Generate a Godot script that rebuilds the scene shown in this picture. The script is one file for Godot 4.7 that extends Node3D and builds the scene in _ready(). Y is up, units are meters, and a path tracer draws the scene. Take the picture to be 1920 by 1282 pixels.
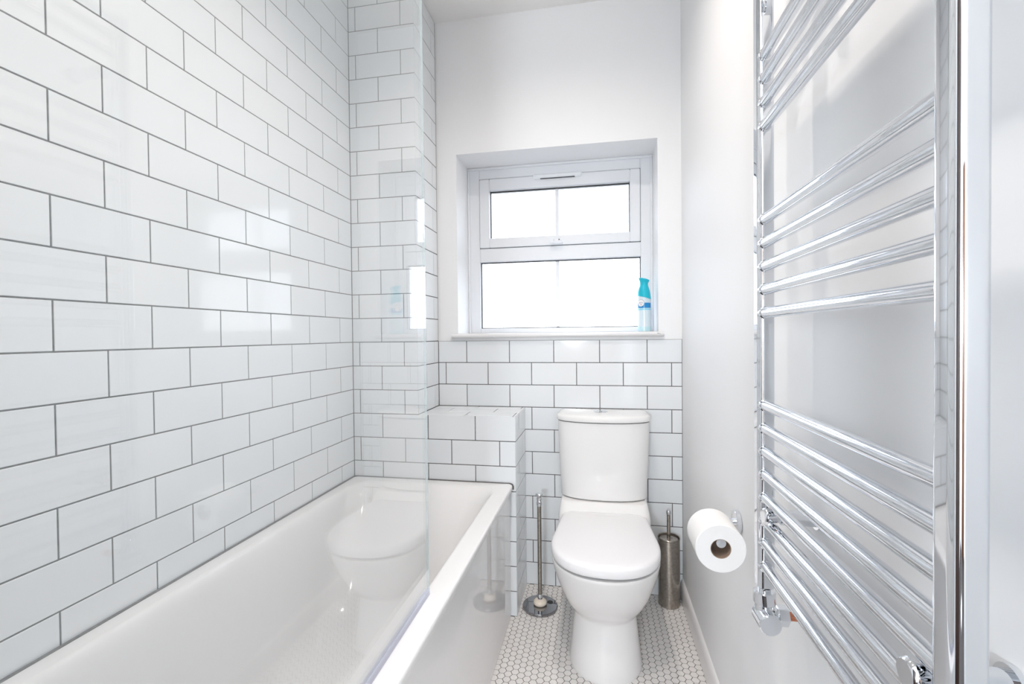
extends Node3D

const TH := 0.103            # tile row height with its joint
const TW := 0.2061           # tile width with its joint
const JOINT := 0.0032
const XR := 1.4116           # right wall
const ZB := -0.2575          # tiled face of the window wall
const XP := 0.3002           # right edge of the pillar
const XL := 0.7182           # right edge of the ledge
const YL := 0.824            # top of the ledge
const YC := 2.64             # ceiling
const ZN := 1.70             # wall at the tap end

var rng := RandomNumberGenerator.new()
var taken := {}
var tile_cache := {}
var cam_pos := Vector3(1.0535, 1.157, 1.8601)

# ---------------------------------------------------------------- geometry
class Geo:
	var V := PackedVector3Array()
	var T := PackedInt32Array()
	func tri(a: int, b: int, c: int) -> void:
		T.append(a); T.append(b); T.append(c)
	func quad(a: int, b: int, c: int, d: int) -> void:
		tri(a, b, c); tri(a, c, d)
	func flip_from(t0: int) -> void:
		for i in range(t0, T.size(), 3):
			var s := T[i + 1]; T[i + 1] = T[i + 2]; T[i + 2] = s
	func fix(t0: int) -> void:               # closed pieces: make the normals point out
		var vol := 0.0
		for i in range(t0, T.size(), 3):
			vol += V[T[i]].dot(V[T[i + 1]].cross(V[T[i + 2]]))
		if vol < 0.0: flip_from(t0)
	func box(lo: Vector3, hi: Vector3, b := 0.0) -> void:
		var t0 := T.size(); var v0 := V.size()
		if b <= 0.0:
			for k in 8: V.append(Vector3(hi.x if k & 1 else lo.x, hi.y if k & 2 else lo.y, hi.z if k & 4 else lo.z))
			for f in [[0, 1, 3, 2], [4, 6, 7, 5], [0, 4, 5, 1], [2, 3, 7, 6], [0, 2, 6, 4], [1, 5, 7, 3]]:
				quad(v0 + f[0], v0 + f[1], v0 + f[2], v0 + f[3])
			fix_about(t0, (lo + hi) / 2.0)
			return
		# chamfered: three points at each corner
		for k in 8:
			var c := Vector3(hi.x if k & 1 else lo.x, hi.y if k & 2 else lo.y, hi.z if k & 4 else lo.z)
			var s := Vector3(-1 if k & 1 else 1, -1 if k & 2 else 1, -1 if k & 4 else 1) * b
			V.append(c + Vector3(0, s.y, s.z)); V.append(c + Vector3(s.x, 0, s.z)); V.append(c + Vector3(s.x, s.y, 0))
		var P := func(k: int, a: int) -> int: return v0 + k * 3 + a
		for f in [[0, 2, 6, 4, 0], [1, 5, 7, 3, 0], [0, 4, 5, 1, 1], [2, 3, 7, 6, 1], [0, 1, 3, 2, 2], [4, 6, 7, 5, 2]]:
			var a: int = f[4]
			quad(P.call(f[0], a), P.call(f[1], a), P.call(f[2], a), P.call(f[3], a))
		for e in [[0, 1, 0], [2, 3, 0], [4, 5, 0], [6, 7, 0], [0, 2, 1], [1, 3, 1], [4, 6, 1], [5, 7, 1], [0, 4, 2], [1, 5, 2], [2, 6, 2], [3, 7, 2]]:
			var a1: int = (int(e[2]) + 1) % 3
			var a2: int = (int(e[2]) + 2) % 3
			quad(P.call(e[0], a1), P.call(e[1], a1), P.call(e[1], a2), P.call(e[0], a2))
		for k in 8: tri(P.call(k, 0), P.call(k, 1), P.call(k, 2))
		fix_about(t0, (lo + hi) / 2.0)
	func fix_about(t0: int, c: Vector3) -> void:   # convex pieces: every face away from c
		for i in range(t0, T.size(), 3):
			var a := V[T[i]]; var n := (V[T[i + 1]] - a).cross(V[T[i + 2]] - a)
			if n.dot((a + V[T[i + 1]] + V[T[i + 2]]) / 3.0 - c) < 0.0:
				var s := T[i + 1]; T[i + 1] = T[i + 2]; T[i + 2] = s
	func loft(rings: Array, cap0 := true, cap1 := true, closed_around := true) -> void:
		var t0 := T.size(); var v0 := V.size()
		var n: int = rings[0].size()
		for r in rings:
			for q in r: V.append(q)
		var m := n if closed_around else n - 1
		for i in rings.size() - 1:
			for j in m:
				var a := v0 + i * n + j; var b := v0 + i * n + (j + 1) % n
				quad(a, b, b + n, a + n)
		for side in 2:
			if (side == 0 and cap0) or (side == 1 and cap1):
				var base := v0 + (0 if side == 0 else (rings.size() - 1) * n)
				var c := Vector3.ZERO
				for j in n: c += V[base + j]
				V.append(c / n)
				var ci := V.size() - 1
				for j in n:
					if side == 0: tri(ci, base + (j + 1) % n, base + j)
					else: tri(ci, base + j, base + (j + 1) % n)
		# the first band faces away from the middle of its ring
		var mid := Vector3.ZERO
		for q in rings[0]: mid += q
		mid /= n
		var vote := 0.0
		for j in m:
			var a := V[v0 + j]; var b := V[v0 + (j + 1) % n]; var c2 := V[v0 + n + j]
			vote += (b - a).cross(c2 - a).dot((a + b) / 2.0 - mid)
		if vote < 0.0: flip_from(t0)
	func lathe(prof: Array, at := Transform3D.IDENTITY, seg := 32, cap0 := true, cap1 := true) -> void:
		var rings := []
		for q in prof:
			var r := PackedVector3Array()
			for j in seg:
				var a := TAU * j / seg
				r.append(at * Vector3(q[0] * cos(a), q[1], q[0] * sin(a)))
			rings.append(r)
		loft(rings, cap0, cap1)
	func cyl(a: Vector3, b: Vector3, r: float, seg := 20, r2 := -1.0, bev := 0.0) -> void:
		var d := (b - a); var L := d.length()
		var at := Transform3D(Geo.basis_y(d / L), a)
		var q := r2 if r2 >= 0.0 else r
		if bev > 0.0: lathe([[r - bev, 0.0], [r, bev], [q, L - bev], [q - bev, L]], at, seg)
		else: lathe([[r, 0.0], [q, L]], at, seg)
	static func basis_y(y: Vector3) -> Basis:
		var x := Vector3.RIGHT if absf(y.x) < 0.9 else Vector3.FORWARD
		var z := x.cross(y).normalized()
		return Basis(y.cross(z).normalized(), y, z)
	func tube(path: Array, r: float, seg := 16) -> void:
		var rings := []
		for i in path.size():
			var p: Vector3 = path[i]
			var d: Vector3 = (path[mini(i + 1, path.size() - 1)] - path[maxi(i - 1, 0)]).normalized()
			var bs := Geo.basis_y(d)
			var ring := PackedVector3Array()
			for j in seg:
				var a := TAU * j / seg
				ring.append(p + bs * Vector3(r * cos(a), 0, r * sin(a)))
			rings.append(ring)
		loft(rings)
	func mesh(crease := 38.0) -> ArrayMesh:
		var limit := cos(deg_to_rad(crease))
		var nf := T.size() / 3
		var fn := PackedVector3Array(); var un := PackedVector3Array()
		var adj := []
		adj.resize(V.size())
		for i in V.size(): adj[i] = PackedInt32Array()
		for i in nf:
			var n := (V[T[i * 3 + 1]] - V[T[i * 3]]).cross(V[T[i * 3 + 2]] - V[T[i * 3]])
			fn.append(n); un.append(n.normalized())
			for k in 3: adj[T[i * 3 + k]].append(i)
		var vs := PackedVector3Array(); var ns := PackedVector3Array()
		for i in nf:
			for k in [0, 2, 1]:
				var v: int = T[i * 3 + k]
				var s := Vector3.ZERO
				for f in adj[v]:
					if un[f].dot(un[i]) > limit: s += fn[f]
				vs.append(V[v]); ns.append(s.normalized() if s.length_squared() > 0.0 else un[i])
		var arr := []
		arr.resize(Mesh.ARRAY_MAX)
		arr[Mesh.ARRAY_VERTEX] = vs; arr[Mesh.ARRAY_NORMAL] = ns
		var am := ArrayMesh.new()
		am.add_surface_from_arrays(Mesh.PRIMITIVE_TRIANGLES, arr)
		return am

# ---------------------------------------------------------------- nodes
func numbered(called: String) -> String:
	if not taken.has(called):
		taken[called] = 0
		return called
	taken[called] += 1
	return "%s_%03d" % [called, taken[called]]

func thing(called: String, label: String, category: String, at := Vector3.ZERO, group := "", kind := "") -> Node3D:
	var o := Node3D.new()
	o.name = numbered(called)
	add_child(o)
	o.position = at
	o.set_meta("label", label)
	o.set_meta("category", category)
	if group: o.set_meta("group", group)
	if kind: o.set_meta("kind", kind)
	return o

func part(called: String, g: Geo, m: Material, parent: Node3D, label := "", crease := 38.0) -> MeshInstance3D:
	return part_mesh(called, g.mesh(crease), m, parent, label)

func part_mesh(called: String, mesh: Mesh, m: Material, parent: Node3D, label := "") -> MeshInstance3D:
	var o := MeshInstance3D.new()
	o.name = called
	o.mesh = mesh
	o.material_override = m
	if label: o.set_meta("label", label)
	parent.add_child(o, true)
	return o

func mat(c: Color, rough: float, metal := 0.0, spec := 0.5) -> StandardMaterial3D:
	var m := StandardMaterial3D.new()
	m.albedo_color = c
	m.roughness = rough
	m.metallic = metal
	m.metallic_specular = spec
	return m

func noise_tex(freq: float, lo: Color, hi: Color, size := 256, sd := 1) -> ImageTexture:
	var n := FastNoiseLite.new()
	n.seed = sd
	n.frequency = freq
	n.fractal_octaves = 4
	var src := n.get_seamless_image(size, size)
	var im := Image.create(size, size, true, Image.FORMAT_RGB8)
	for y in size:
		for x in size: im.set_pixel(x, y, lo.lerp(hi, src.get_pixel(x, y).r))
	im.generate_mipmaps()
	return ImageTexture.create_from_image(im)

func textured(m: StandardMaterial3D, tex: Texture2D, scale: float) -> StandardMaterial3D:
	m.albedo_texture = tex
	m.uv1_triplanar = true
	m.uv1_world_triplanar = true
	m.uv1_scale = Vector3.ONE * scale
	return m

# ---------------------------------------------------------------- outlines
func rounded_rect(x0: float, x1: float, z0: float, z1: float, r: float, y: float, n := 7) -> PackedVector3Array:
	var out := PackedVector3Array()
	for q in [[x1 - r, z1 - r, 0.0], [x0 + r, z1 - r, PI / 2], [x0 + r, z0 + r, PI], [x1 - r, z0 + r, 3 * PI / 2]]:
		for k in n:
			var a: float = q[2] + PI / 2 * k / (n - 1)
			out.append(Vector3(q[0] + r * cos(a), y, q[1] + r * sin(a)))
	return out

func spow(v: float, e: float) -> float:
	return signf(v) * pow(absf(v), e)

# a plan that is straight at the back and bowed at the front
func dee(w: float, wb: float, zb: float, zc: float, zf: float, rb: float, y: float, n := 2.0, scale := 1.0) -> PackedVector3Array:
	var out := PackedVector3Array()
	for k in 29:
		var a := PI * k / 28.0
		out.append(Vector3(w * spow(cos(a), 2.0 / n), y, zc + (zf - zc) * spow(maxf(sin(a), 0.0), 2.0 / n)))
	for k in range(1, 5): out.append(Vector3(lerpf(-w, -wb, k / 5.0), y, lerpf(zc, zb + rb, k / 5.0)))
	for k in 6:
		var a := PI + PI / 2 * k / 5.0
		out.append(Vector3(-wb + rb + rb * cos(a), y, zb + rb + rb * sin(a)))
	for k in range(1, 4): out.append(Vector3(lerpf(-wb + rb, wb - rb, k / 4.0), y, zb))
	for k in 6:
		var a := 3 * PI / 2 + PI / 2 * k / 5.0
		out.append(Vector3(wb - rb + rb * cos(a), y, zb + rb + rb * sin(a)))
	for k in range(1, 5): out.append(Vector3(lerpf(wb, w, k / 5.0), y, lerpf(zb + rb, zc, k / 5.0)))
	if scale != 1.0:
		var zm := (zb + zf) / 2.0
		for i in out.size():
			var q := out[i]
			out[i] = Vector3(q.x * scale, q.y, zm + (q.z - zm) * scale)
	return out

# ---------------------------------------------------------------- tiles
func tile_mesh(w: float, h: float) -> ArrayMesh:
	var key := "%d_%d" % [roundi(w * 4000), roundi(h * 4000)]
	if tile_cache.has(key): return tile_cache[key]
	var g := Geo.new()
	var c := minf(0.0016, w * 0.2)
	var rings := []
	for q in [[0.0, -0.007], [0.0, -0.0011], [c * 0.35, -0.0003], [c, 0.0]]:
		var a: float = w / 2 - q[0]
		var b: float = h / 2 - q[0]
		rings.append(PackedVector3Array([Vector3(a, b, q[1]), Vector3(-a, b, q[1]), Vector3(-a, -b, q[1]), Vector3(a, -b, q[1])]))
	g.loft(rings, false, false)
	var base := 12
	g.quad(base, base + 1, base + 2, base + 3)
	g.fix_about(0, Vector3(0, 0, -0.0035))
	tile_cache[key] = g.mesh(50.0)
	return tile_cache[key]

# running bond over u0..u1, v0..v1 of the plane at o spanned by u and v; joints of even rows at off, of odd rows half a tile on
func tile_area(parent: Node3D, o: Vector3, u: Vector3, v: Vector3, u0: float, u1: float, v0: float, v1: float, off: float, mats: Array, vbase := 0.0, swap := 0) -> void:
	var n := u.cross(v)
	var r0 := floori((v0 - vbase) / TH + 0.001)
	var r1 := ceili((v1 - vbase) / TH - 0.001)
	for r in range(r0, r1):
		var a := maxf(v0, vbase + r * TH) + JOINT / 2
		var b := minf(v1, vbase + (r + 1) * TH) - JOINT / 2
		if b - a < 0.004: continue
		var s := off + (TW / 2 if posmod(r + swap, 2) == 1 else 0.0)
		var k0 := floori((u0 - s) / TW) - 1
		var k1 := ceili((u1 - s) / TW) + 1
		for k in range(k0, k1):
			var c := maxf(u0, s + k * TW) + JOINT / 2
			var d := minf(u1, s + (k + 1) * TW) - JOINT / 2
			if d - c < 0.006: continue
			var t := part_mesh("tile", tile_mesh(d - c, b - a), mats[rng.randi() % mats.size()], parent)
			var tilt := Basis(u, rng.randf_range(-0.0016, 0.0016)) * Basis(v, rng.randf_range(-0.0016, 0.0016))
			t.transform = Transform3D(tilt * Basis(u, v, n), o + u * ((c + d) / 2) + v * ((a + b) / 2))

func _ready() -> void:
	rng.seed = 7
	# ------------------------------------------------------------ camera, sky, lights, exposure
	var cam := Camera3D.new()
	cam.name = "camera"
	cam.fov = 72.8035
	cam.near = 0.02
	cam.position = cam_pos
	cam.transform.basis = Basis.from_euler(Vector3(-0.0145, 0.1843, -0.0099), EULER_ORDER_YXZ)
	add_child(cam)
	cam.current = true

	var sky_mat := ProceduralSkyMaterial.new()
	sky_mat.sky_top_color = Color(0.88, 0.93, 1.0)
	sky_mat.sky_horizon_color = Color(0.96, 0.98, 1.0)
	sky_mat.ground_horizon_color = Color(0.62, 0.62, 0.60)
	sky_mat.ground_bottom_color = Color(0.45, 0.45, 0.43)
	sky_mat.sky_energy_multiplier = 2.0
	sky_mat.ground_energy_multiplier = 1.2
	var sky := Sky.new()
	sky.sky_material = sky_mat
	var env := Environment.new()
	env.background_mode = Environment.BG_SKY
	env.sky = sky
	env.tonemap_mode = Environment.TONE_MAPPER_LINEAR
	env.tonemap_exposure = 1.04
	env.sdfgi_enabled = true
	env.ssao_enabled = true
	env.ssil_enabled = true
	var we := WorldEnvironment.new()
	we.name = "environment"
	we.environment = env
	add_child(we)

	# ------------------------------------------------------------ materials
	var paint := mat(Color(0.96, 0.962, 0.965), 0.55, 0.0, 0.35)
	var ceil_paint := mat(Color(0.965, 0.96, 0.955), 0.8, 0.0, 0.3)
	var gloss_paint := mat(Color(0.93, 0.925, 0.925), 0.25)
	var upvc := mat(Color(0.93, 0.94, 0.955), 0.28)
	var tiles := []
	for c in [Color(0.925, 0.938, 0.947), Color(0.92, 0.935, 0.945), Color(0.928, 0.939, 0.946)]:
		tiles.append(mat(c, 0.08, 0.0, 0.5))
	var grout := textured(mat(Color(0.53, 0.52, 0.525), 0.9, 0.0, 0.2), noise_tex(0.05, Color(0.72, 0.72, 0.72), Color(0.9, 0.89, 0.88), 256, 8), 6.0)
	var floor_grout := textured(mat(Color(0.31, 0.29, 0.285), 0.9, 0.0, 0.2), noise_tex(0.05, Color(0.75, 0.75, 0.75), Color(1, 1, 1), 256, 9), 6.0)
	var speck := noise_tex(0.12, Color(0.93, 0.92, 0.91), Color(1, 1, 1), 256, 11)
	var hexes := []
	for c in [Color(0.97, 0.958, 0.95), Color(0.96, 0.946, 0.94), Color(0.975, 0.962, 0.955)]:
		hexes.append(textured(mat(c, 0.32), speck, 7.0))
	var ceramic := mat(Color(0.945, 0.94, 0.935), 0.05, 0.0, 0.55)
	var seat_white := mat(Color(0.955, 0.95, 0.955), 0.10)
	var acrylic := mat(Color(0.945, 0.942, 0.94), 0.06, 0.0, 0.5)
	var chrome := mat(Color(0.90, 0.91, 0.925), 0.045, 1.0)
	var satin := textured(mat(Color(0.76, 0.73, 0.695), 0.24, 1.0), noise_tex(0.03, Color(0.8, 0.8, 0.8), Color(1, 1, 1), 256, 13), 9.0)
	var dark := mat(Color(0.14, 0.14, 0.15), 0.5)
	var copper := mat(Color(0.78, 0.50, 0.38), 0.25, 1.0)
	var glass := mat(Color(0.90, 0.955, 0.96, 0.06), 0.0)
	glass.transparency = BaseMaterial3D.TRANSPARENCY_ALPHA
	var glass_edge := mat(Color(0.84, 0.92, 0.93, 0.3), 0.1)
	glass_edge.transparency = BaseMaterial3D.TRANSPARENCY_ALPHA
	var seal_plastic := mat(Color(0.86, 0.87, 0.95, 0.3), 0.15)
	seal_plastic.transparency = BaseMaterial3D.TRANSPARENCY_ALPHA

	print("shell")
	build_shell(paint, ceil_paint, gloss_paint, tiles, grout, hexes, floor_grout)
	print("window")
	build_window(upvc, gloss_paint, dark)
	print("objects")
	build_downlight(Vector3(0.90, YC, 0.60), "small round recessed ceiling downlight in front of the toilet")
	build_downlight(Vector3(0.84, YC, 1.38), "small round recessed ceiling downlight between the radiator and the bath")
	build_hall_fill(Vector3(0.76, 1.25, 3.45))
	build_bath(acrylic, grout)
	build_screen(glass, glass_edge, seal_plastic, chrome)
	build_toilet(ceramic, seat_white, chrome, dark)
	build_radiator(chrome, copper, dark)
	build_small(chrome, satin, ceramic, dark)
	print("done")

# ---------------------------------------------------------------- the room
func build_shell(paint: Material, ceil_paint: Material, gloss_paint: Material, tiles: Array, grout: Material, hexes: Array, floor_grout: Material) -> void:
	# left wall, tiled from the bath rim to the ceiling
	var w := thing("wall_left", "glossy white brick-bond tiled wall with grey grout along the bath", "wall", Vector3.ZERO, "", "structure")
	var g := Geo.new()
	g.box(Vector3(-0.12, -0.1, -0.36), Vector3(-0.012, YC, 4.3)); part("plaster", g, paint, w)
	g = Geo.new(); g.box(Vector3(-0.012, 0, 0.0), Vector3(-0.0013, YC, ZN)); part("grout", g, grout, w)
	tile_area(w, Vector3.ZERO, Vector3.FORWARD, Vector3.UP, -ZN, 0.0, 0.54, YC, 0.0051, tiles, 0.0, 0)

	# pillar at the foot of the bath
	w = thing("wall_pillar", "narrow white tiled pillar between the bath wall and the window wall", "wall", Vector3.ZERO, "", "structure")
	g = Geo.new(); g.box(Vector3(-0.012, 0, -0.36), Vector3(XP - 0.0013, YC, -0.0013)); part("grout", g, grout, w)
	tile_area(w, Vector3.ZERO, Vector3.RIGHT, Vector3.UP, 0.0, XP, YL, YC, 0.0322, tiles, 0.0, 0)
	tile_area(w, Vector3(XP, 0, 0), Vector3.FORWARD, Vector3.UP, 0.0, -ZB, YL, YC, 0.0, tiles, 0.0, 0)

	# low ledge beside it
	w = thing("wall_ledge", "low white tiled ledge box beneath the window at the foot of the bath", "ledge", Vector3.ZERO, "", "structure")
	g = Geo.new(); g.box(Vector3(XP - 0.0013, 0, ZB - 0.01), Vector3(XL - 0.0013, YL - 0.0013, -0.0013)); part("grout", g, grout, w)
	tile_area(w, Vector3.ZERO, Vector3.RIGHT, Vector3.UP, 0.0, XL, 0.5, YL, 0.0322, tiles, 0.0, 0)
	tile_area(w, Vector3.ZERO, Vector3.RIGHT, Vector3.UP, 0.66, XL, 0.0, 0.515, 0.0322, tiles, 0.0, 0)
	tile_area(w, Vector3(XL, 0, 0), Vector3.FORWARD, Vector3.UP, 0.0, -ZB, 0.0, YL, 0.0, tiles, 0.0, 0)
	tile_area(w, Vector3(0, YL, 0), Vector3.RIGHT, Vector3.FORWARD, XP, XL, 0.0, -ZB, 0.087, tiles, 0.0, 0)

	# window wall: plaster round the opening, tiles below it
	w = thing("wall_back", "white window wall, painted above and tiled in brick bond below the sill", "wall", Vector3.ZERO, "", "structure")
	var x0 := 0.398; var x1 := 1.313; var y0 := 1.146; var y1 := 2.013
	var zp := ZB - 0.004; var zo := -0.56
	g = Geo.new()
	g.box(Vector3(-0.12, -0.1, zo), Vector3(x0, YC, zp))
	g.box(Vector3(x1, -0.1, zo), Vector3(XR + 0.12, YC, zp))
	g.box(Vector3(x0, -0.1, zo), Vector3(x1, y0, zp))
	g.box(Vector3(x0, y1, zo), Vector3(x1, YC, zp))
	part("plaster", g, paint, w)
	g = Geo.new(); g.box(Vector3(XP, 0, zp), Vector3(XR, 1.1325, ZB - 0.0013)); part("grout", g, grout, w)
	tile_area(w, Vector3(0, 0, ZB), Vector3.RIGHT, Vector3.UP, XP, XR, 0.0, 1.133, 0.4399, tiles, 0.0, 0)

	# right wall and its skirting
	w = thing("wall_right", "plain white painted wall behind the towel radiator", "wall", Vector3.ZERO, "", "structure")
	g = Geo.new(); g.box(Vector3(XR, -0.1, -0.56), Vector3(XR + 0.12, YC, ZN + 0.1)); part("plaster", g, paint, w)
	w = thing("baseboard_right", "white rounded skirting board along the floor under the radiator wall", "skirting", Vector3.ZERO, "", "structure")
	g = Geo.new()
	var rings := []
	for z in [ZB, ZN]:
		var r := PackedVector3Array()
		for q in [[0.0, 0.0], [-0.014, 0.0], [-0.0145, 0.03], [-0.0135, 0.06], [-0.0115, 0.072], [-0.008, 0.079], [-0.004, 0.082], [0.0, 0.083]]: r.append(Vector3(XR + q[0], q[1], z))
		rings.append(r)
	g.loft(rings); g.fix_about(0, Vector3(XR - 0.005, 0.035, 0.7)); part("board", g, gloss_paint, w, "", 60.0)

	# tap-end wall with the doorway the picture is taken from, and the hall behind
	w = thing("wall_front", "white wall at the tap end of the bath beside the doorway", "wall", Vector3.ZERO, "", "structure")
	g = Geo.new()
	g.box(Vector3(-0.012, -0.1, ZN), Vector3(0.70, YC, ZN + 0.1))
	g.box(Vector3(0.70, 2.05, ZN), Vector3(XR, YC, ZN + 0.1))
	part("plaster", g, paint, w)
	w = thing("wall_hall", "white hall walls outside the bathroom doorway", "wall", Vector3.ZERO, "", "structure")
	g = Geo.new()
	g.box(Vector3(XR + 0.12, -0.1, ZN), Vector3(XR + 0.22, YC, 4.3))
	g.box(Vector3(-0.12, -0.1, 4.2), Vector3(XR + 0.22, YC, 4.3))
	part("plaster", g, paint, w)
	var wood := textured(mat(Color(0.42, 0.27, 0.17), 0.45), noise_tex(0.01, Color(0.7, 0.68, 0.66), Color(1, 1, 1), 256, 21), 2.0)
	w = thing("door_1", "brown wooden door on the far side of the hall", "door", Vector3.ZERO, "", "structure")
	g = Geo.new(); g.box(Vector3(0.55, 0.005, 4.155), Vector3(1.35, 2.0, 4.198), 0.003); part("leaf", g, wood, w)
	g = Geo.new()
	g.cyl(Vector3(0.62, 1.0, 4.155), Vector3(0.62, 1.0, 4.10), 0.01)
	g.cyl(Vector3(0.62, 1.0, 4.105), Vector3(0.73, 1.0, 4.105), 0.009); part("handle", g, mat(Color(0.85, 0.75, 0.5), 0.2, 1.0), w)

	w = thing("door_2", "unseen dark brown door leaf added in the hall for a dark reflection in the radiator", "door", Vector3.ZERO, "", "structure")  # unseen leaf, added so the near radiator upright mirrors something dark
	g = Geo.new(); g.box(Vector3(0.640, 0.008, 1.815), Vector3(0.680, 2.03, 2.52), 0.003); part("leaf", g, textured(mat(Color(0.27, 0.16, 0.10), 0.4), noise_tex(0.01, Color(0.6, 0.58, 0.56), Color(1, 1, 1), 256, 22), 2.0), w)

	w = thing("ceiling", "plain white painted ceiling", "ceiling", Vector3.ZERO, "", "structure")
	g = Geo.new(); g.box(Vector3(-0.12, YC, -0.56), Vector3(XR + 0.22, YC + 0.1, 4.3)); part("plaster", g, ceil_paint, w)

	# floor: hexagon mosaic, pointed left and right
	w = thing("floor", "white hexagon mosaic floor with dark grout", "floor", Vector3.ZERO, "", "structure")
	g = Geo.new(); g.box(Vector3(-0.12, -0.1, -0.56), Vector3(XR + 0.22, -0.0009, 4.3)); part("grout", g, floor_grout, w)
	var pitch := 0.0257; var col := pitch * 0.8660
	var R := (pitch - 0.0019) / 1.7320
	var hg := Geo.new(); var hr := []
	for q in [[0.0, -0.004], [0.0, -0.0005], [0.0004, 0.0]]:
		var ring := PackedVector3Array()
		for k in 6: ring.append(Vector3((R - q[0]) * cos(PI / 3 * k), q[1], (R - q[0]) * sin(PI / 3 * k)))
		hr.append(ring)
	hg.loft(hr, false, true)
	var hm := hg.mesh(20.0)
	var spots := []
	for c in range(-2, 34):
		var x := 0.7195 + c * col
		if x > XR + 0.005 or x < 0.68: continue
		for k in range(-14, 60):
			var z := 0.3602 + (k - 1) * pitch - (pitch / 2 if posmod(c, 2) == 1 else 0.0) - 12 * pitch
			if z < ZB - 0.005 or z > ZN + 0.1: continue
			if x < XL - 0.008 and z < -0.008: continue
			spots.append([Vector3(x, 0, z), seen_size(Vector3(x, 0, z))])
	spots.sort_custom(func(a, b): return a[1] > b[1])
	var rest := Geo.new()
	for i in spots.size():
		if i < 300 and spots[i][1] > 0.0:
			var o := part_mesh("tile", hm, hexes[rng.randi() % hexes.size()], w)
			o.position = spots[i][0]
		else:
			var b := rest.V.size()
			for q in hg.V: rest.V.append(q + spots[i][0])
			for t in hg.T: rest.T.append(t + b)
	var ro := part("mosaic", rest, hexes[0], w, "", 20.0)
	ro.set_meta("kind", "stuff")

# how large a floor tile stands in the picture: 0 where the frame or the toilet, bath or brush hides it
func seen_size(q: Vector3) -> float:
	var v := Basis.from_euler(Vector3(-0.0145, 0.1843, -0.0099), EULER_ORDER_YXZ).transposed() * (q - cam_pos)
	if v.z > -0.1: return 0.0
	var px := 960 + 869.4 * v.x / -v.z
	var py := 641 - 869.4 * v.y / -v.z
	if px < 880 or px > 1345 or py > 1290: return 0.0
	if px > 1078 and px < 1195: return 0.0
	if px < 960 - (py - 1150) * 0.31: return 0.0
	return 1.0 / -v.z

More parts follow.
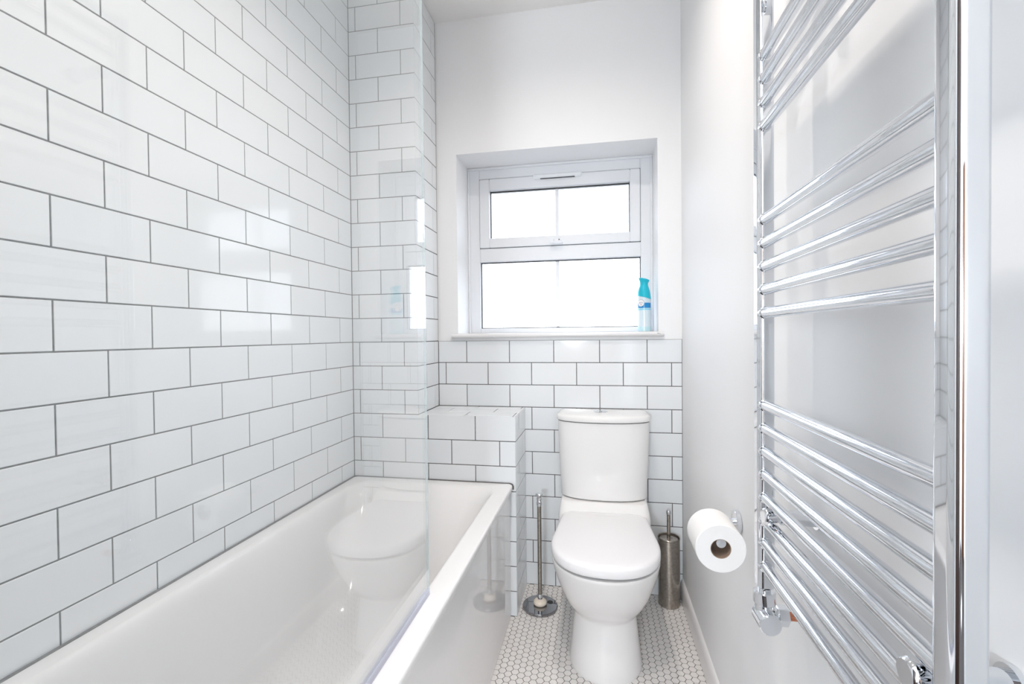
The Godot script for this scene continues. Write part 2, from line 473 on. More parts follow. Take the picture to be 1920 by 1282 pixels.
func build_window(upvc: Material, gloss_paint: Material, dark: Material) -> void:
	var w := thing("window_1", "white plastic window with frosted panes and a top-hung opening light", "window", Vector3.ZERO, "", "structure")
	var x0 := 0.398; var x1 := 1.313; var y0 := 1.168; var y1 := 2.013
	var zf := -0.46; var zr := -0.52
	var lx0 := 0.4587; var lx1 := 1.2573; var ly0 := 1.193; var ly1 := 1.532
	var g := Geo.new()
	g.box(Vector3(x0, y0, zr), Vector3(lx0, y1, zf), 0.003)
	g.box(Vector3(lx1, y0, zr), Vector3(x1, y1, zf), 0.003)
	g.box(Vector3(lx0, y0, zr), Vector3(lx1, ly0, zf), 0.003)
	g.box(Vector3(lx0, 1.955, zr), Vector3(lx1, y1, zf), 0.003)
	part("frame", g, upvc, w)
	g = Geo.new(); g.box(Vector3(lx0, ly1, zr), Vector3(lx1, 1.602, zf), 0.003); part("transom", g, upvc, w)
	# the inner lining step where the plaster reveal meets the frame
	g = Geo.new()
	g.box(Vector3(x0, y1 - 0.012, zf - 0.002), Vector3(x1, y1, zf + 0.012), 0.003)
	g.box(Vector3(x0, y0, zf - 0.002), Vector3(x0 + 0.010, y1 - 0.012, zf + 0.012), 0.003)
	g.box(Vector3(x1 - 0.010, y0, zf - 0.002), Vector3(x1, y1 - 0.012, zf + 0.012), 0.003)
	part("cover_strip", g, upvc, w)
	# opening light: four rails with a dark gasket line round them
	var sx0 := 0.4605; var sx1 := 1.2555; var sy0 := 1.6045; var sy1 := 1.9525
	var ux0 := 0.5116; var ux1 := 1.208; var uy0 := 1.652; var uy1 := 1.895
	var sz := zf + 0.006
	g = Geo.new()
	g.box(Vector3(sx0, sy0, zr), Vector3(ux0, sy1, sz), 0.003)
	g.box(Vector3(ux1, sy0, zr), Vector3(sx1, sy1, sz), 0.003)
	g.box(Vector3(ux0, sy0, zr), Vector3(ux1, uy0, sz), 0.003)
	g.box(Vector3(ux0, uy1, zr), Vector3(ux1, sy1, sz), 0.003)
	var sash := part("sash", g, upvc, w)
	g = Geo.new()
	for q in [[lx0 - 0.0005, 1.6005, sx0 + 0.001, 1.9565], [sx1 - 0.001, 1.6005, lx1 + 0.0005, 1.9565], [lx0, 1.9515, lx1, 1.9565], [lx0, 1.6005, lx1, 1.6055]]:
		g.box(Vector3(q[0], q[1], zr), Vector3(q[2], q[3], zf - 0.004))
	part("gasket", g, dark, sash, "dark gasket line round the opening light")
	# panes, gaskets and bars
	var pane_mats := [pane_material(4, [[0.3, 0.12, 0.25, 0.22]]), pane_material(5, [[0.85, 0.2, 0.12, 0.3]]), pane_material(6, []), pane_material(7, [[0.3, 0.85, 0.14, 0.2]])]
	var pz := zf - 0.030
	var mid := 0.8535
	var at := 0
	for q in [[ux0, uy0, ux1, uy1], [lx0, ly0, lx1, ly1]]:
		var holder: Node3D = sash if at == 0 else w
		g = Geo.new()
		var b := 0.0035
		g.box(Vector3(q[0], q[1], pz), Vector3(q[0] + b, q[3], pz + 0.010))
		g.box(Vector3(q[2] - b, q[1], pz), Vector3(q[2], q[3], pz + 0.010))
		g.box(Vector3(q[0], q[3] - b, pz), Vector3(q[2], q[3], pz + 0.010))
		g.box(Vector3(q[0], q[1], pz), Vector3(q[2], q[1] + b, pz + 0.010))
		part("glazing_seal", g, dark, holder, "black glazing seal")
		g = Geo.new(); g.box(Vector3(mid - 0.009, q[1] + b, pz - 0.006), Vector3(mid + 0.009, q[3] - b, pz + 0.006), 0.002)
		part("glazing_bar", g, upvc, holder)
		for s in 2:
			var a: float = q[0] if s == 0 else mid
			var c: float = mid if s == 0 else q[2]
			var pm := PlaneMesh.new()
			pm.orientation = PlaneMesh.FACE_Z
			pm.size = Vector2(c - a, q[3] - q[1])
			var box := BoxMesh.new()
			box.size = Vector3(c - a, q[3] - q[1], 0.004)
			var po := part_mesh("pane", box, clear_pane(), holder, "frosted glass pane")
			po.position = Vector3((a + c) / 2, (q[1] + q[3]) / 2, pz)
			if pane_mats[at + s] != null:
				var film := part_mesh("water_marks", pm, pane_mats[at + s], po if holder == w else holder, "faint vertical streaks of condensation")
				film.position = Vector3(0, 0, 0.0028) if holder == w else po.position + Vector3(0, 0, 0.0028)
		at += 2
	# trickle vent and handle
	g = Geo.new(); g.box(Vector3(0.738, 1.934, sz - 0.003), Vector3(0.979, 1.956, sz + 0.016), 0.006)
	var vent := part("trickle_vent", g, upvc, w)
	g = Geo.new(); g.box(Vector3(0.775, 1.9325, sz + 0.004), Vector3(0.945, 1.9345, sz + 0.012)); part("slot", g, dark, vent, "dark slot under the vent")
	g = Geo.new()
	g.box(Vector3(0.838, 1.607, sz - 0.002), Vector3(0.876, 1.636, sz + 0.012), 0.004)
	g.box(Vector3(0.820, 1.606, sz + 0.008), Vector3(0.885, 1.618, sz + 0.026), 0.004)
	var hd := part("handle", g, upvc, w)
	g = Geo.new(); g.cyl(Vector3(0.866, 1.628, sz + 0.011), Vector3(0.866, 1.628, sz + 0.0135), 0.003, 12); part("keyhole", g, dark, hd)

	var t := thing("trim_1", "white painted window board with a rounded nose under the window", "window sill", Vector3.ZERO, "", "structure")
	g = Geo.new()
	var rings := []
	for x in [0.372, 1.333]:
		var r := PackedVector3Array()
		for q in [[ZB - 0.002, 1.146], [-0.243, 1.1465], [-0.2365, 1.150], [-0.234, 1.157], [-0.2365, 1.164], [-0.243, 1.168], [ZB - 0.002, 1.168]]: r.append(Vector3(x, q[1], q[0]))
		rings.append(r)
	g.loft(rings)
	g.fix_about(0, Vector3(0.85, 1.157, -0.25))
	g.box(Vector3(0.398, 1.146, -0.52), Vector3(1.313, 1.168, ZB - 0.002))
	part("board", g, gloss_paint, t, "", 60.0)
	g = Geo.new()
	for q in [[1.305, 1.1585, 0.006, 0.0022], [1.311, 1.1578, 0.004, 0.0016], [1.316, 1.1565, 0.004, 0.0012]]:
		g.box(Vector3(q[0], q[1], -0.2348), Vector3(q[0] + q[2], q[1] + q[3], -0.2336))
	part("paint_chip", g, mat(Color(0.45, 0.44, 0.44), 0.8), t, "small grey chip in the paint")

func clear_pane() -> StandardMaterial3D:
	var m := mat(Color(0.95, 0.97, 0.98, 0.12), 0.12)
	m.transparency = BaseMaterial3D.TRANSPARENCY_ALPHA
	return m

# vertical runs of condensation in a few spots of a pane (u, v up from the bottom, half sizes)
func pane_material(sd: int, spots: Array) -> StandardMaterial3D:
	if spots.is_empty(): return null
	var n := FastNoiseLite.new()
	n.seed = sd
	n.frequency = 0.09
	var im := Image.create(256, 192, true, Image.FORMAT_RGBA8)
	for y in 192:
		for x in 256:
			var a := 0.0
			for s in spots:
				var dx: float = (x / 256.0 - s[0]) / s[2]
				var dy: float = ((191 - y) / 192.0 - s[1]) / s[3]
				var f := clampf(1.0 - sqrt(dx * dx + dy * dy), 0.0, 1.0)
				var k := n.get_noise_2d(x * 2.2, y * 0.12)
				if k > 0.12 - 0.1 * f: a = maxf(a, sqrt(f) * clampf(k * 2.6, 0.0, 0.75))
			im.set_pixel(x, y, Color(0.62, 0.60, 0.55, a))
	im.generate_mipmaps()
	var m := mat(Color.WHITE, 0.6)
	m.transparency = BaseMaterial3D.TRANSPARENCY_ALPHA
	m.albedo_texture = ImageTexture.create_from_image(im)
	return m

func build_downlight(at: Vector3, label: String) -> void:
	var d := thing("downlight", label, "light", at, "ceiling downlights")
	var g := Geo.new()
	g.lathe([[0.030, 0.0], [0.044, 0.0], [0.044, -0.003], [0.040, -0.006], [0.032, -0.006], [0.030, -0.003], [0.030, 0.0]], Transform3D.IDENTITY, 32, false, false)
	part("bezel", g, mat(Color(0.9, 0.9, 0.9), 0.2, 1.0), d)
	g = Geo.new(); g.cyl(Vector3(0, -0.0005, 0), Vector3(0, -0.0025, 0), 0.0295, 14)
	var lens := mat(Color(1, 0.97, 0.92), 0.4)
	lens.emission_enabled = true
	lens.emission = Color(1.0, 0.86, 0.72)
	lens.emission_energy_multiplier = 6.0
	part("lamp_lens", g, lens, d)
	var l := SpotLight3D.new()
	l.name = "lamp_light"
	l.light_color = Color(1.0, 0.965, 0.935)
	l.light_energy = 0.95
	l.light_size = 0.03
	l.spot_range = 8.0
	l.spot_angle = 78.0
	l.spot_angle_attenuation = 1.0
	l.spot_attenuation = 2.0
	l.shadow_enabled = true
	l.position = Vector3(0, -0.010, 0)
	l.rotation = Vector3(-PI / 2, 0, 0)
	d.add_child(l)

func build_hall_fill(at: Vector3) -> void:  # unseen lamp added as fill, brightening the bathroom through the doorway
	var d := thing("added_fill_lamp", "unseen added fill light shaped as a globe on a pole in the hall", "lamp", at)
	var g := Geo.new(); g.cyl(Vector3(0, 0.02 - at.y, 0), Vector3(0, -0.135, 0), 0.010, 16); part("pole", g, mat(Color(0.9, 0.9, 0.9), 0.5), d)
	g = Geo.new(); g.cyl(Vector3(0, -at.y, 0), Vector3(0, 0.025 - at.y, 0), 0.14, 36, -1.0, 0.004); part("base", g, mat(Color(0.9, 0.9, 0.9), 0.5), d)
	g = Geo.new()
	var prof := []
	for k in 9:
		var a := PI * (k / 8.0 - 0.5)
		prof.append([0.14 * cos(a), 0.14 * sin(a)])
	g.lathe(prof, Transform3D.IDENTITY, 14, false, false)
	var m := mat(Color(0.95, 0.97, 1.0), 0.5)
	m.emission_enabled = true
	m.emission = Color(0.90, 0.95, 1.0)
	m.emission_energy_multiplier = 2.0
	part("fill_globe", g, m, d)
	var l := OmniLight3D.new()
	l.name = "fill_light"
	l.light_color = Color(0.94, 0.972, 1.0)
	l.light_energy = 2.5
	l.light_size = 0.13
	l.omni_range = 9.0
	l.shadow_enabled = true
	d.add_child(l)

# ---------------------------------------------------------------- bath and screen
func build_bath(acrylic: Material, grout: Material) -> void:
	var b := thing("bathtub", "white built-in bathtub with a glossy white side panel", "bathtub", Vector3(0, 0, 0))
	var g := Geo.new()
	var rings := []
	for q in [[0.004, 0.704, 0.004, 1.696, 0.016, 0.526], [0.003, 0.706, 0.003, 1.697, 0.016, 0.541], [0.005, 0.7045, 0.005, 1.695, 0.016, 0.547], [0.009, 0.700, 0.009, 1.691, 0.016, 0.550],
			[0.045, 0.652, 0.050, 1.640, 0.08, 0.5505], [0.052, 0.6455, 0.060, 1.632, 0.085, 0.549], [0.058, 0.640, 0.074, 1.624, 0.09, 0.543], [0.064, 0.6345, 0.095, 1.616, 0.09, 0.530], [0.069, 0.630, 0.120, 1.610, 0.09, 0.508],
			[0.082, 0.617, 0.185, 1.592, 0.10, 0.42], [0.097, 0.602, 0.265, 1.574, 0.11, 0.31], [0.114, 0.585, 0.340, 1.556, 0.12, 0.225], [0.138, 0.561, 0.400, 1.530, 0.125, 0.180], [0.170, 0.529, 0.455, 1.495, 0.12, 0.158], [0.22, 0.48, 0.52, 1.44, 0.10, 0.149], [0.30, 0.40, 0.70, 1.30, 0.04, 0.146]]:
		rings.append(rounded_rect(q[0], q[1], q[2], q[3], q[4], q[5]))
	g.loft(rings, false, true)
	part("tub", g, acrylic, b, "", 60.0)
	g = Geo.new(); g.box(Vector3(0.678, 0.002, 0.003), Vector3(0.692, 0.527, 1.697), 0.001); part("side_panel", g, mat(Color(0.945, 0.942, 0.94), 0.015, 0.0, 0.62), b, "glossy white side panel")
	g = Geo.new()
	g.tube([Vector3(0.0050, 0.5495, 0.005), Vector3(0.0050, 0.5495, 1.69)], 0.0042, 8)
	g.tube([Vector3(0.003, 0.5495, 0.0035), Vector3(0.694, 0.5495, 0.0035), Vector3(0.703, 0.5465, 0.0035), Vector3(0.7065, 0.539, 0.0035), Vector3(0.7065, 0.526, 0.0040)], 0.0030, 8)
	part("sealant", g, grout, b, "grey sealant line")
	g = Geo.new(); g.lathe([[0.0, 0.0], [0.032, 0.0], [0.034, 0.002], [0.030, 0.004], [0.0, 0.005]], Transform3D(Basis.IDENTITY, Vector3(0.35, 0.147, 1.2)), 24, false, false)
	part("waste", g, mat(Color(0.9, 0.91, 0.92), 0.05, 1.0), b, "chrome waste")

func build_screen(glass: Material, edge: Material, seal: Material, chrome: Material) -> void:
	var s := thing("shower_screen", "frameless clear glass shower screen standing on the bath rim", "shower screen", Vector3(0.655, 0.5505, 0.0))
	var g := Geo.new(); g.box(Vector3(-0.003, 0.010, 0.8335), Vector3(0.003, 1.50, 1.69)); part("glass_pane", g, glass, s, "clear glass pane")
	g = Geo.new(); g.box(Vector3(-0.003, 0.010, 0.8320), Vector3(0.003, 1.50, 0.8334)); part("glass_edge", g, edge, s, "pale green polished edge")
	g = Geo.new()
	g.box(Vector3(-0.0052, 0.0005, 0.834), Vector3(-0.0034, 0.015, 1.69))
	g.box(Vector3(0.0034, 0.0005, 0.834), Vector3(0.0052, 0.015, 1.69))
	g.box(Vector3(-0.0034, 0.0005, 0.834), Vector3(0.0034, 0.009, 1.69))
	part("bottom_seal", g, seal, s, "clear bluish plastic seal")
	g = Geo.new(); g.box(Vector3(-0.012, 0.003, 1.6905), Vector3(0.012, 1.51, 1.6995), 0.002); part("wall_profile", g, chrome, s)

# ---------------------------------------------------------------- toilet
func build_toilet(ceramic: Material, seat_white: Material, chrome: Material, dark: Material) -> void:
	var t := thing("toilet", "white close-coupled ceramic toilet with its lid closed", "toilet", Vector3(1.070, 0, 0))
	var g := Geo.new()
	var rings := []
	# half width, half width at the back, back, centre of the bow, front, corner, height
	for q in [[0.126, 0.120, -0.235, 0.180, 0.320, 0.02, 0.0], [0.127, 0.120, -0.235, 0.180, 0.321, 0.02, 0.010], [0.121, 0.117, -0.235, 0.182, 0.313, 0.02, 0.05], [0.114, 0.112, -0.235, 0.185, 0.302, 0.02, 0.11], [0.1095, 0.11, -0.235, 0.188, 0.296, 0.02, 0.155], [0.108, 0.11, -0.235, 0.190, 0.295, 0.02, 0.182],
			[0.112, 0.113, -0.235, 0.193, 0.302, 0.02, 0.195], [0.124, 0.118, -0.235, 0.197, 0.322, 0.02, 0.213], [0.139, 0.128, -0.235, 0.203, 0.348, 0.02, 0.241], [0.154, 0.138, -0.235, 0.21, 0.376, 0.02, 0.278], [0.167, 0.148, -0.235, 0.22, 0.400, 0.02, 0.322], [0.1775, 0.158, -0.235, 0.227, 0.421, 0.02, 0.362], [0.1830, 0.168, -0.235, 0.23, 0.4340, 0.02, 0.392], [0.1836, 0.168, -0.235, 0.23, 0.4348, 0.02, 0.3990], [0.1832, 0.167, -0.233, 0.23, 0.4342, 0.02, 0.4020], [0.181, 0.165, -0.233, 0.23, 0.432, 0.02, 0.403]]:
		rings.append(dee(q[0], q[1], q[2], q[3], q[4], q[5], q[6], 2.15))
	g.loft(rings)
	rings = []
	for q in [[0.178, 0.02, 0.33], [0.180, 0.02, 0.385], [0.181, 0.01, 0.425], [0.179, -0.005, 0.442], [0.177, -0.022, 0.455], [0.175, -0.036, 0.466], [0.172, -0.043, 0.4715], [0.165, -0.050, 0.4735]]:
		rings.append(rounded_rect(-q[0], q[0], -0.245, q[1], 0.035, q[2]))
	g.loft(rings)
	part("pan", g, ceramic, t, "", 50.0)
	# seat and lid
	g = Geo.new()
	rings = []
	for q in [[0.84, 0.4032], [0.855, 0.4055], [0.855, 0.4130], [0.84, 0.4150]]: rings.append(dee(0.178, 0.158, -0.02, 0.235, 0.425, 0.03, q[1], 2.25, q[0]))
	g.loft(rings); part("seat", g, seat_white, t, "", 50.0)
	g = Geo.new()
	rings = []
	for q in [[0.955, 0.4095], [0.978, 0.4100], [0.992, 0.4125], [1.001, 0.4175], [1.004, 0.425], [1.0, 0.4365], [0.985, 0.4425], [0.955, 0.4465], [0.90, 0.4490], [0.75, 0.4510], [0.45, 0.4525], [0.15, 0.453]]: rings.append(dee(0.1832, 0.165, -0.022, 0.235, 0.4345, 0.045, q[1], 2.3, q[0]))
	g.loft(rings); part("lid", g, seat_white, t, "", 50.0)
	for s in [-1, 1]:
		g = Geo.new(); g.cyl(Vector3(s * 0.075 - 0.016, 0.436, -0.019), Vector3(s * 0.075 + 0.016, 0.436, -0.019), 0.009, 16, -1.0, 0.002); part("hinge", g, seat_white, t)
	# cistern
	g = Geo.new()
	rings = []
	for q in [[0.172, 0.4770, 0.94], [0.1765, 0.4790, 0.985], [0.1775, 0.484, 1.0], [0.181, 0.56, 1.0], [0.185, 0.64, 1.0], [0.188, 0.72, 1.0], [0.1895, 0.793, 1.0]]:
		var k: float = q[2]
		rings.append(dee(q[0], q[0] - 0.003, -0.255, -0.135, -0.135 + 0.082 * k, 0.012, q[1], 2.2))
	g.loft(rings); part("cistern", g, ceramic, t, "", 50.0)
	g = Geo.new(); g.loft([dee(0.150, 0.148, -0.250, -0.135, -0.085, 0.01, 0.4725, 2.2), dee(0.150, 0.148, -0.250, -0.135, -0.085, 0.01, 0.4800, 2.2)]); part("cistern_foot", g, ceramic, t)
	g = Geo.new(); g.loft([dee(0.170, 0.167, -0.250, -0.135, -0.075, 0.01, 0.7900, 2.2), dee(0.170, 0.167, -0.250, -0.135, -0.075, 0.01, 0.7995, 2.2)]); part("lid_lip", g, ceramic, t)
	g = Geo.new()
	rings = []
	for q in [[0.985, 0.7972], [1.0, 0.799], [1.004, 0.806], [1.0, 0.813], [0.985, 0.8185], [0.95, 0.8220], [0.85, 0.8245], [0.6, 0.8260], [0.2, 0.827]]: rings.append(dee(0.194, 0.191, -0.256, -0.135, -0.047, 0.02, q[1], 2.2, q[0]))
	g.loft(rings); part("cistern_lid", g, ceramic, t, "", 50.0)
	g = Geo.new(); g.lathe([[0.027, 0.0], [0.0285, 0.002], [0.027, 0.005], [0.021, 0.0065], [0.020, 0.0055]], Transform3D(Basis.IDENTITY, Vector3(-0.009, 0.8255, -0.155)), 32, true, true)
	var fb := part("flush_button", g, chrome, t, "round chrome dual flush button")
	for s in [-1, 1]:
		g = Geo.new()
		var r0 := PackedVector3Array(); var r1 := PackedVector3Array()
		for k in 13:
			var a := PI * k / 12.0 - PI / 2
			var q := Vector3(s * (0.001 + 0.0185 * cos(a)), 0, 0.0185 * sin(a))
			r0.append(q + Vector3(-0.009, 0.8305, -0.155)); r1.append(q * 0.95 + Vector3(-0.009, 0.8335, -0.155))
		g.loft([r0, r1]); part("push_plate", g, chrome, fb)

# ---------------------------------------------------------------- towel radiator
func build_radiator(chrome: Material, copper: Material, dark: Material) -> void:
	var x0 := 1.3305; var x1 := 1.3590
	var r := thing("towel_radiator", "tall chrome ladder towel radiator on the right-hand white wall", "radiator", Vector3(0, 0, 0))
	for z in [[0.9465, 0.9781], [1.4053, 1.4360]]:
		var g := Geo.new()
		var rings := []
		for q in [[0.003, 0.700], [0.0, 0.7035], [0.0, 1.8965], [0.003, 1.90]]: rings.append(rounded_rect(x0 + q[0], x1 - q[0], z[0] + q[0], z[1] - q[0], 0.0092, q[1], 9))
		g.loft(rings); part("upright", g, chrome, r, "", 30.0)
	var bx := x0 + 0.0118
	var bar := Geo.new()
	bar.lathe([[0.0112, 0.9690], [0.0112, 0.9795], [0.0095, 0.9805], [0.0095, 1.4170]], Transform3D(Basis(Vector3.RIGHT, PI / 2), Vector3.ZERO), 28)
	var bm := bar.mesh()
	for k in range(0, 29):
		if k in [8, 9, 10, 16, 17, 18, 23, 24, 25]: continue
		var o := part_mesh("rung", bm, chrome, r)
		o.position = Vector3(bx, 0.7435 + 0.0408 * k, 0.0)
	# wall brackets between the rungs
	for q in [[1.013, 0.8455], [1.384, 0.8455], [1.013, 1.745], [1.384, 1.745]]:
		var g := Geo.new()
		g.cyl(Vector3(x0 - 0.005, q[1], q[0]), Vector3(x0 + 0.001, q[1], q[0]), 0.0135, 28, 0.0145, 0.0015)
		g.cyl(Vector3(x0 - 0.002, q[1], q[0]), Vector3(x0 + 0.024, q[1], q[0]), 0.0095, 20)
		var bk := part("bracket", g, chrome, r, "round chrome wall bracket")
		g = Geo.new(); g.cyl(Vector3(x0 + 0.022, q[1], q[0]), Vector3(XR - 0.004, q[1], q[0]), 0.0125, 20)
		g.cyl(Vector3(XR - 0.006, q[1], q[0]), Vector3(XR - 0.0005, q[1], q[0]), 0.017, 20)
		part("wall_post", g, chrome, bk)
	# valves under both uprights
	for zc in [0.9625, 1.4205]:
		var xc := 1.3445
		var g := Geo.new()
		g.cyl(Vector3(xc, 0.700, zc), Vector3(xc, 0.6915, zc), 0.0105, 20)
		g.cyl(Vector3(xc, 0.6935, zc), Vector3(xc, 0.6700, zc), 0.0185, 28, -1.0, 0.002)
		g.cyl(Vector3(xc, 0.6715, zc), Vector3(xc, 0.650, zc), 0.0155, 24)
		g.cyl(Vector3(xc, 0.647, zc - 0.013), Vector3(xc, 0.647, zc + 0.032), 0.0185, 32, -1.0, 0.002)
		var v := part("valve", g, chrome, r, "chrome angled radiator valve")
		g = Geo.new(); g.cyl(Vector3(xc + 0.014, 0.650, zc), Vector3(xc + 0.024, 0.650, zc), 0.0135, 20)
		g.cyl(Vector3(xc + 0.020, 0.650, zc), Vector3(xc + 0.038, 0.650, zc), 0.0175, 6, -1.0, 0.0015); part("pipe_nut", g, chrome, v)
		g = Geo.new(); g.cyl(Vector3(xc + 0.036, 0.650, zc), Vector3(XR - 0.0005, 0.650, zc), 0.0076, 16); part("supply_pipe", g, copper, v, "short copper pipe into the wall")

# ---------------------------------------------------------------- small things
func build_small(chrome: Material, satin: Material, ceramic: Material, dark: Material) -> void:
	var g: Geo
	# stand for spare rolls
	var s := thing("toilet_roll_stand", "slim metal spare toilet roll stand with a round chrome base beside the toilet", "stand", Vector3(0.802, 0.0, -0.082))
	g = Geo.new(); g.lathe([[0.071, 0.0], [0.0745, 0.002], [0.0745, 0.009], [0.072, 0.012], [0.030, 0.0135], [0.0, 0.0135]], Transform3D.IDENTITY, 48, true, false); part("base", g, mat(Color(0.62, 0.62, 0.63), 0.05, 1.0), s, "round dark mirror-polished base")
	g = Geo.new(); g.lathe([[0.022, 0.0135], [0.0275, 0.018], [0.0285, 0.024], [0.026, 0.030], [0.018, 0.035], [0.011, 0.036]], Transform3D.IDENTITY, 32); part("collar", g, mat(Color(0.93, 0.88, 0.82), 0.25), s, "cream ceramic collar")
	g = Geo.new(); g.lathe([[0.0088, 0.034], [0.0088, 0.435]], Transform3D.IDENTITY, 24); part("pole", g, satin, s)
	g = Geo.new()
	g.lathe([[0.0105, 0.034], [0.0105, 0.055], [0.0092, 0.058]], Transform3D.IDENTITY, 24)
	part("ferrule", g, chrome, s)
	g = Geo.new()
	g.lathe([[0.0092, 0.432], [0.0105, 0.436], [0.0118, 0.444], [0.0098, 0.454], [0.0085, 0.458], [0.0115, 0.461], [0.0115, 0.465], [0.0088, 0.468], [0.0105, 0.473], [0.0150, 0.479], [0.0152, 0.4825], [0.0125, 0.486], [0.0, 0.4875]], Transform3D.IDENTITY, 28)
	part("finial", g, chrome, s)
	g = Geo.new(); g.lathe([[0.0125, 0.0], [0.0125, 0.0006], [0.0, 0.0006]], Transform3D(Basis.IDENTITY, Vector3(0.040, 0.0132, -0.022)), 20, false, false); part("disc_mark", g, dark, s, "small dark round mark")  # flat dark disc lying on the base

	# toilet brush in its holder
	var hpos := Vector3(1.343, 0.0, -0.198)
	var h := thing("toilet_brush_holder", "brushed steel cylindrical toilet brush holder on the floor beside the toilet", "brush holder", hpos)
	g = Geo.new()
	g.lathe([[0.043, 0.0], [0.0455, 0.003], [0.0445, 0.010], [0.0445, 0.282], [0.0462, 0.284], [0.0462, 0.288], [0.0445, 0.290], [0.0425, 0.288], [0.0425, 0.010]], Transform3D.IDENTITY, 48, true, true)
	part("canister", g, satin, h)
	var b := thing("toilet_brush", "toilet brush with a thin steel handle and ball end standing in its holder", "toilet brush", hpos)
	g = Geo.new(); g.lathe([[0.0405, 0.278], [0.0415, 0.281], [0.036, 0.2845], [0.012, 0.287], [0.0, 0.287]], Transform3D.IDENTITY, 40, true, false); part("lid", g, satin, b)
	g = Geo.new(); g.lathe([[0.0075, 0.03], [0.0075, 0.384]], Transform3D.IDENTITY, 20); part("handle", g, satin, b)
	g = Geo.new(); g.lathe([[0.0062, 0.382], [0.0095, 0.386], [0.0110, 0.393], [0.0095, 0.400], [0.0055, 0.4045], [0.0, 0.4055]], Transform3D.IDENTITY, 24, true, false); part("knob", g, chrome, b)
	g = Geo.new(); g.lathe([[0.012, 0.02], [0.028, 0.03], [0.030, 0.09], [0.012, 0.105]], Transform3D.IDENTITY, 20); part("bristles", g, mat(Color(0.9, 0.9, 0.9), 0.9), b)

	# roll holder on the wall and the roll on its arm
	var ay := 0.694; var ax := 1.3165; var az := 0.570
	var p := thing("toilet_roll_holder", "chrome wall-mounted toilet roll holder arm with a round plate", "roll holder", Vector3(XR, 0.694, az))
	g = Geo.new(); g.cyl(Vector3(-0.0005, -0.030, 0), Vector3(-0.013, -0.030, 0), 0.030, 36, -1.0, 0.002); part("plate", g, chrome, p, "round chrome wall plate")
	g = Geo.new()
	var path := [Vector3(-0.010, -0.030, 0)]
	for k in 7:
		var a := PI / 2 * k / 6.0
		path.append(Vector3(ax - XR + 0.025 - 0.025 * sin(a), lerpf(-0.030, 0.0, k / 6.0), 0.025 - 0.025 * cos(a)))
	path.append(Vector3(ax - XR, 0.0, 0.205))
	g.tube(path, 0.0085, 20); part("arm", g, chrome, p)
	g = Geo.new(); g.cyl(Vector3(ax - XR, 0, 0.196), Vector3(ax - XR, 0, 0.208), 0.0115, 28, -1.0, 0.0012); part("end_cap", g, chrome, p, "flat chrome end cap")
	var roll := thing("toilet_roll", "full roll of white toilet paper hanging on the wall holder", "toilet paper", Vector3(ax - 0.003, ay - 0.0085, 0.738))
	var along := Transform3D(Basis(Vector3.RIGHT, PI / 2), Vector3.ZERO)
	g = Geo.new(); g.lathe([[0.0215, -0.0495], [0.0515, -0.0495], [0.0528, -0.048], [0.0528, 0.048], [0.0515, 0.0495], [0.0215, 0.0495], [0.0215, -0.0495]], along, 56, false, false)
	part("paper", g, mat(Color(0.955, 0.95, 0.945), 0.95, 0.0, 0.2), roll)
	g = Geo.new(); g.lathe([[0.0202, -0.049], [0.0214, -0.049], [0.0214, 0.049], [0.0202, 0.049], [0.0202, -0.049]], along, 32, false, false); part("core", g, mat(Color(0.62, 0.53, 0.46), 0.9), roll, "brown cardboard core")

	build_can()

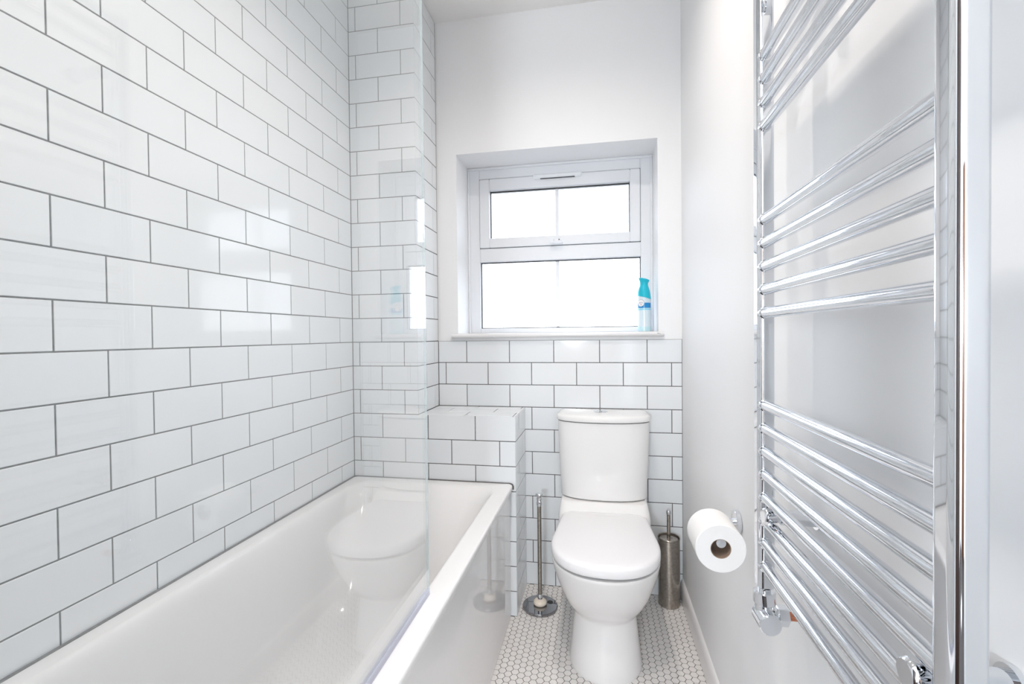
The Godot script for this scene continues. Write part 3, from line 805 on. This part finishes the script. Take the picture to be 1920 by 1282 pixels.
func build_can() -> void:
	var c := thing("air_freshener", "turquoise-capped white aerosol air freshener can on the window sill", "air freshener", Vector3(1.2600, 1.168, -0.335))
	var g := Geo.new()
	var pale := mat(Color(0.86, 0.92, 0.95), 0.22)
	var R := 0.0285
	g.lathe([[0.026, 0.0], [R, 0.002], [R, 0.145], [0.0275, 0.155], [0.0245, 0.166]], Transform3D.IDENTITY, 40); part("body", g, pale, c)
	for q in [["tint_band", 0.002, 0.022, Color(0.78, 0.91, 0.94)], ["blue_band", 0.1065, 0.1300, Color(0.10, 0.55, 0.80)], ["pale_blue_band", 0.0975, 0.1045, Color(0.55, 0.85, 0.95)]]:
		g = Geo.new(); g.lathe([[R + 0.0001, q[1]], [R + 0.0004, q[1] + 0.0004], [R + 0.0004, q[2] - 0.0004], [R + 0.0001, q[2]]], Transform3D.IDENTITY, 40, false, false)
		part(q[0], g, mat(q[3], 0.22), c)
	# cap: rings that lean, higher on the left
	g = Geo.new()
	var rings := []
	for q in [[0.0292, 0.1545, -0.30], [0.0292, 0.163, -0.30], [0.0280, 0.176, -0.22], [0.0245, 0.192, -0.15], [0.0195, 0.206, -0.12], [0.0172, 0.215, -0.12], [0.0178, 0.223, -0.18], [0.0212, 0.231, -0.22], [0.0238, 0.235, -0.24], [0.0232, 0.2395, -0.24], [0.018, 0.2415, -0.24], [0.0, 0.242, 0.0]]:
		var r := PackedVector3Array()
		for j in 40:
			var a := TAU * j / 40.0
			r.append(Vector3(q[0] * cos(a), q[1] + q[2] * q[0] * cos(a), q[0] * sin(a)))
		rings.append(r)
	g.loft(rings, true, false); part("cap", g, mat(Color(0.08, 0.74, 0.83), 0.3), c, "turquoise trigger cap", 50.0)
	# round emblem on the front left, wrapped on the can
	var em := Geo.new(); var ring := Geo.new(); var mark := Geo.new()
	var facing := PI / 2 + deg_to_rad(36.0)
	patch(em, R + 0.0009, facing, 0.1290, 0.0155)
	patch(ring, R + 0.0006, facing, 0.1290, 0.0168)
	patch(mark, R + 0.0012, facing - 0.05, 0.1215, 0.0022)
	part("emblem_rim", ring, mat(Color(0.55, 0.58, 0.66), 0.4), c)
	var e := part("emblem", em, mat(Color(0.95, 0.95, 0.96), 0.4), c, "round white emblem with script lettering")
	part("emblem_mark", mark, mat(Color(0.85, 0.45, 0.45), 0.4), e)
	var word := "febreze"
	var step := 0.0205 / word.length()
	var sf := SystemFont.new()
	sf.font_names = PackedStringArray(["Droid Serif"])
	for i in word.length():
		var tm := TextMesh.new()
		tm.text = word[i]
		tm.font = sf
		tm.font_size = 16
		tm.pixel_size = 0.00036
		tm.depth = 0.0002
		var a := facing - ((i - (word.length() - 1) / 2.0) * step) / R
		var o := part_mesh("letter", tm, mat(Color(0.35, 0.42, 0.52), 0.5), e)
		o.position = Vector3((R + 0.0011) * cos(a), 0.1300, (R + 0.0011) * sin(a))
		o.rotation.y = PI / 2 - a

# a round sticker of radius s wrapped on a can of radius r
func patch(g: Geo, r: float, a0: float, y0: float, s: float) -> void:
	var rings := []
	for k in [1.0, 0.66, 0.33, 0.02]:
		var ring := PackedVector3Array()
		for j in 28:
			var t := TAU * j / 28.0
			var a: float = a0 + s * k * cos(t) / r
			ring.append(Vector3(r * cos(a), y0 + s * k * sin(t), r * sin(a)))
		rings.append(ring)
	g.loft(rings, false, true)
	var n := Vector3(cos(a0), 0, sin(a0))
	var f := (g.V[g.T[1]] - g.V[g.T[0]]).cross(g.V[g.T[2]] - g.V[g.T[0]])
	if f.dot(n) < 0.0: g.flip_from(0)
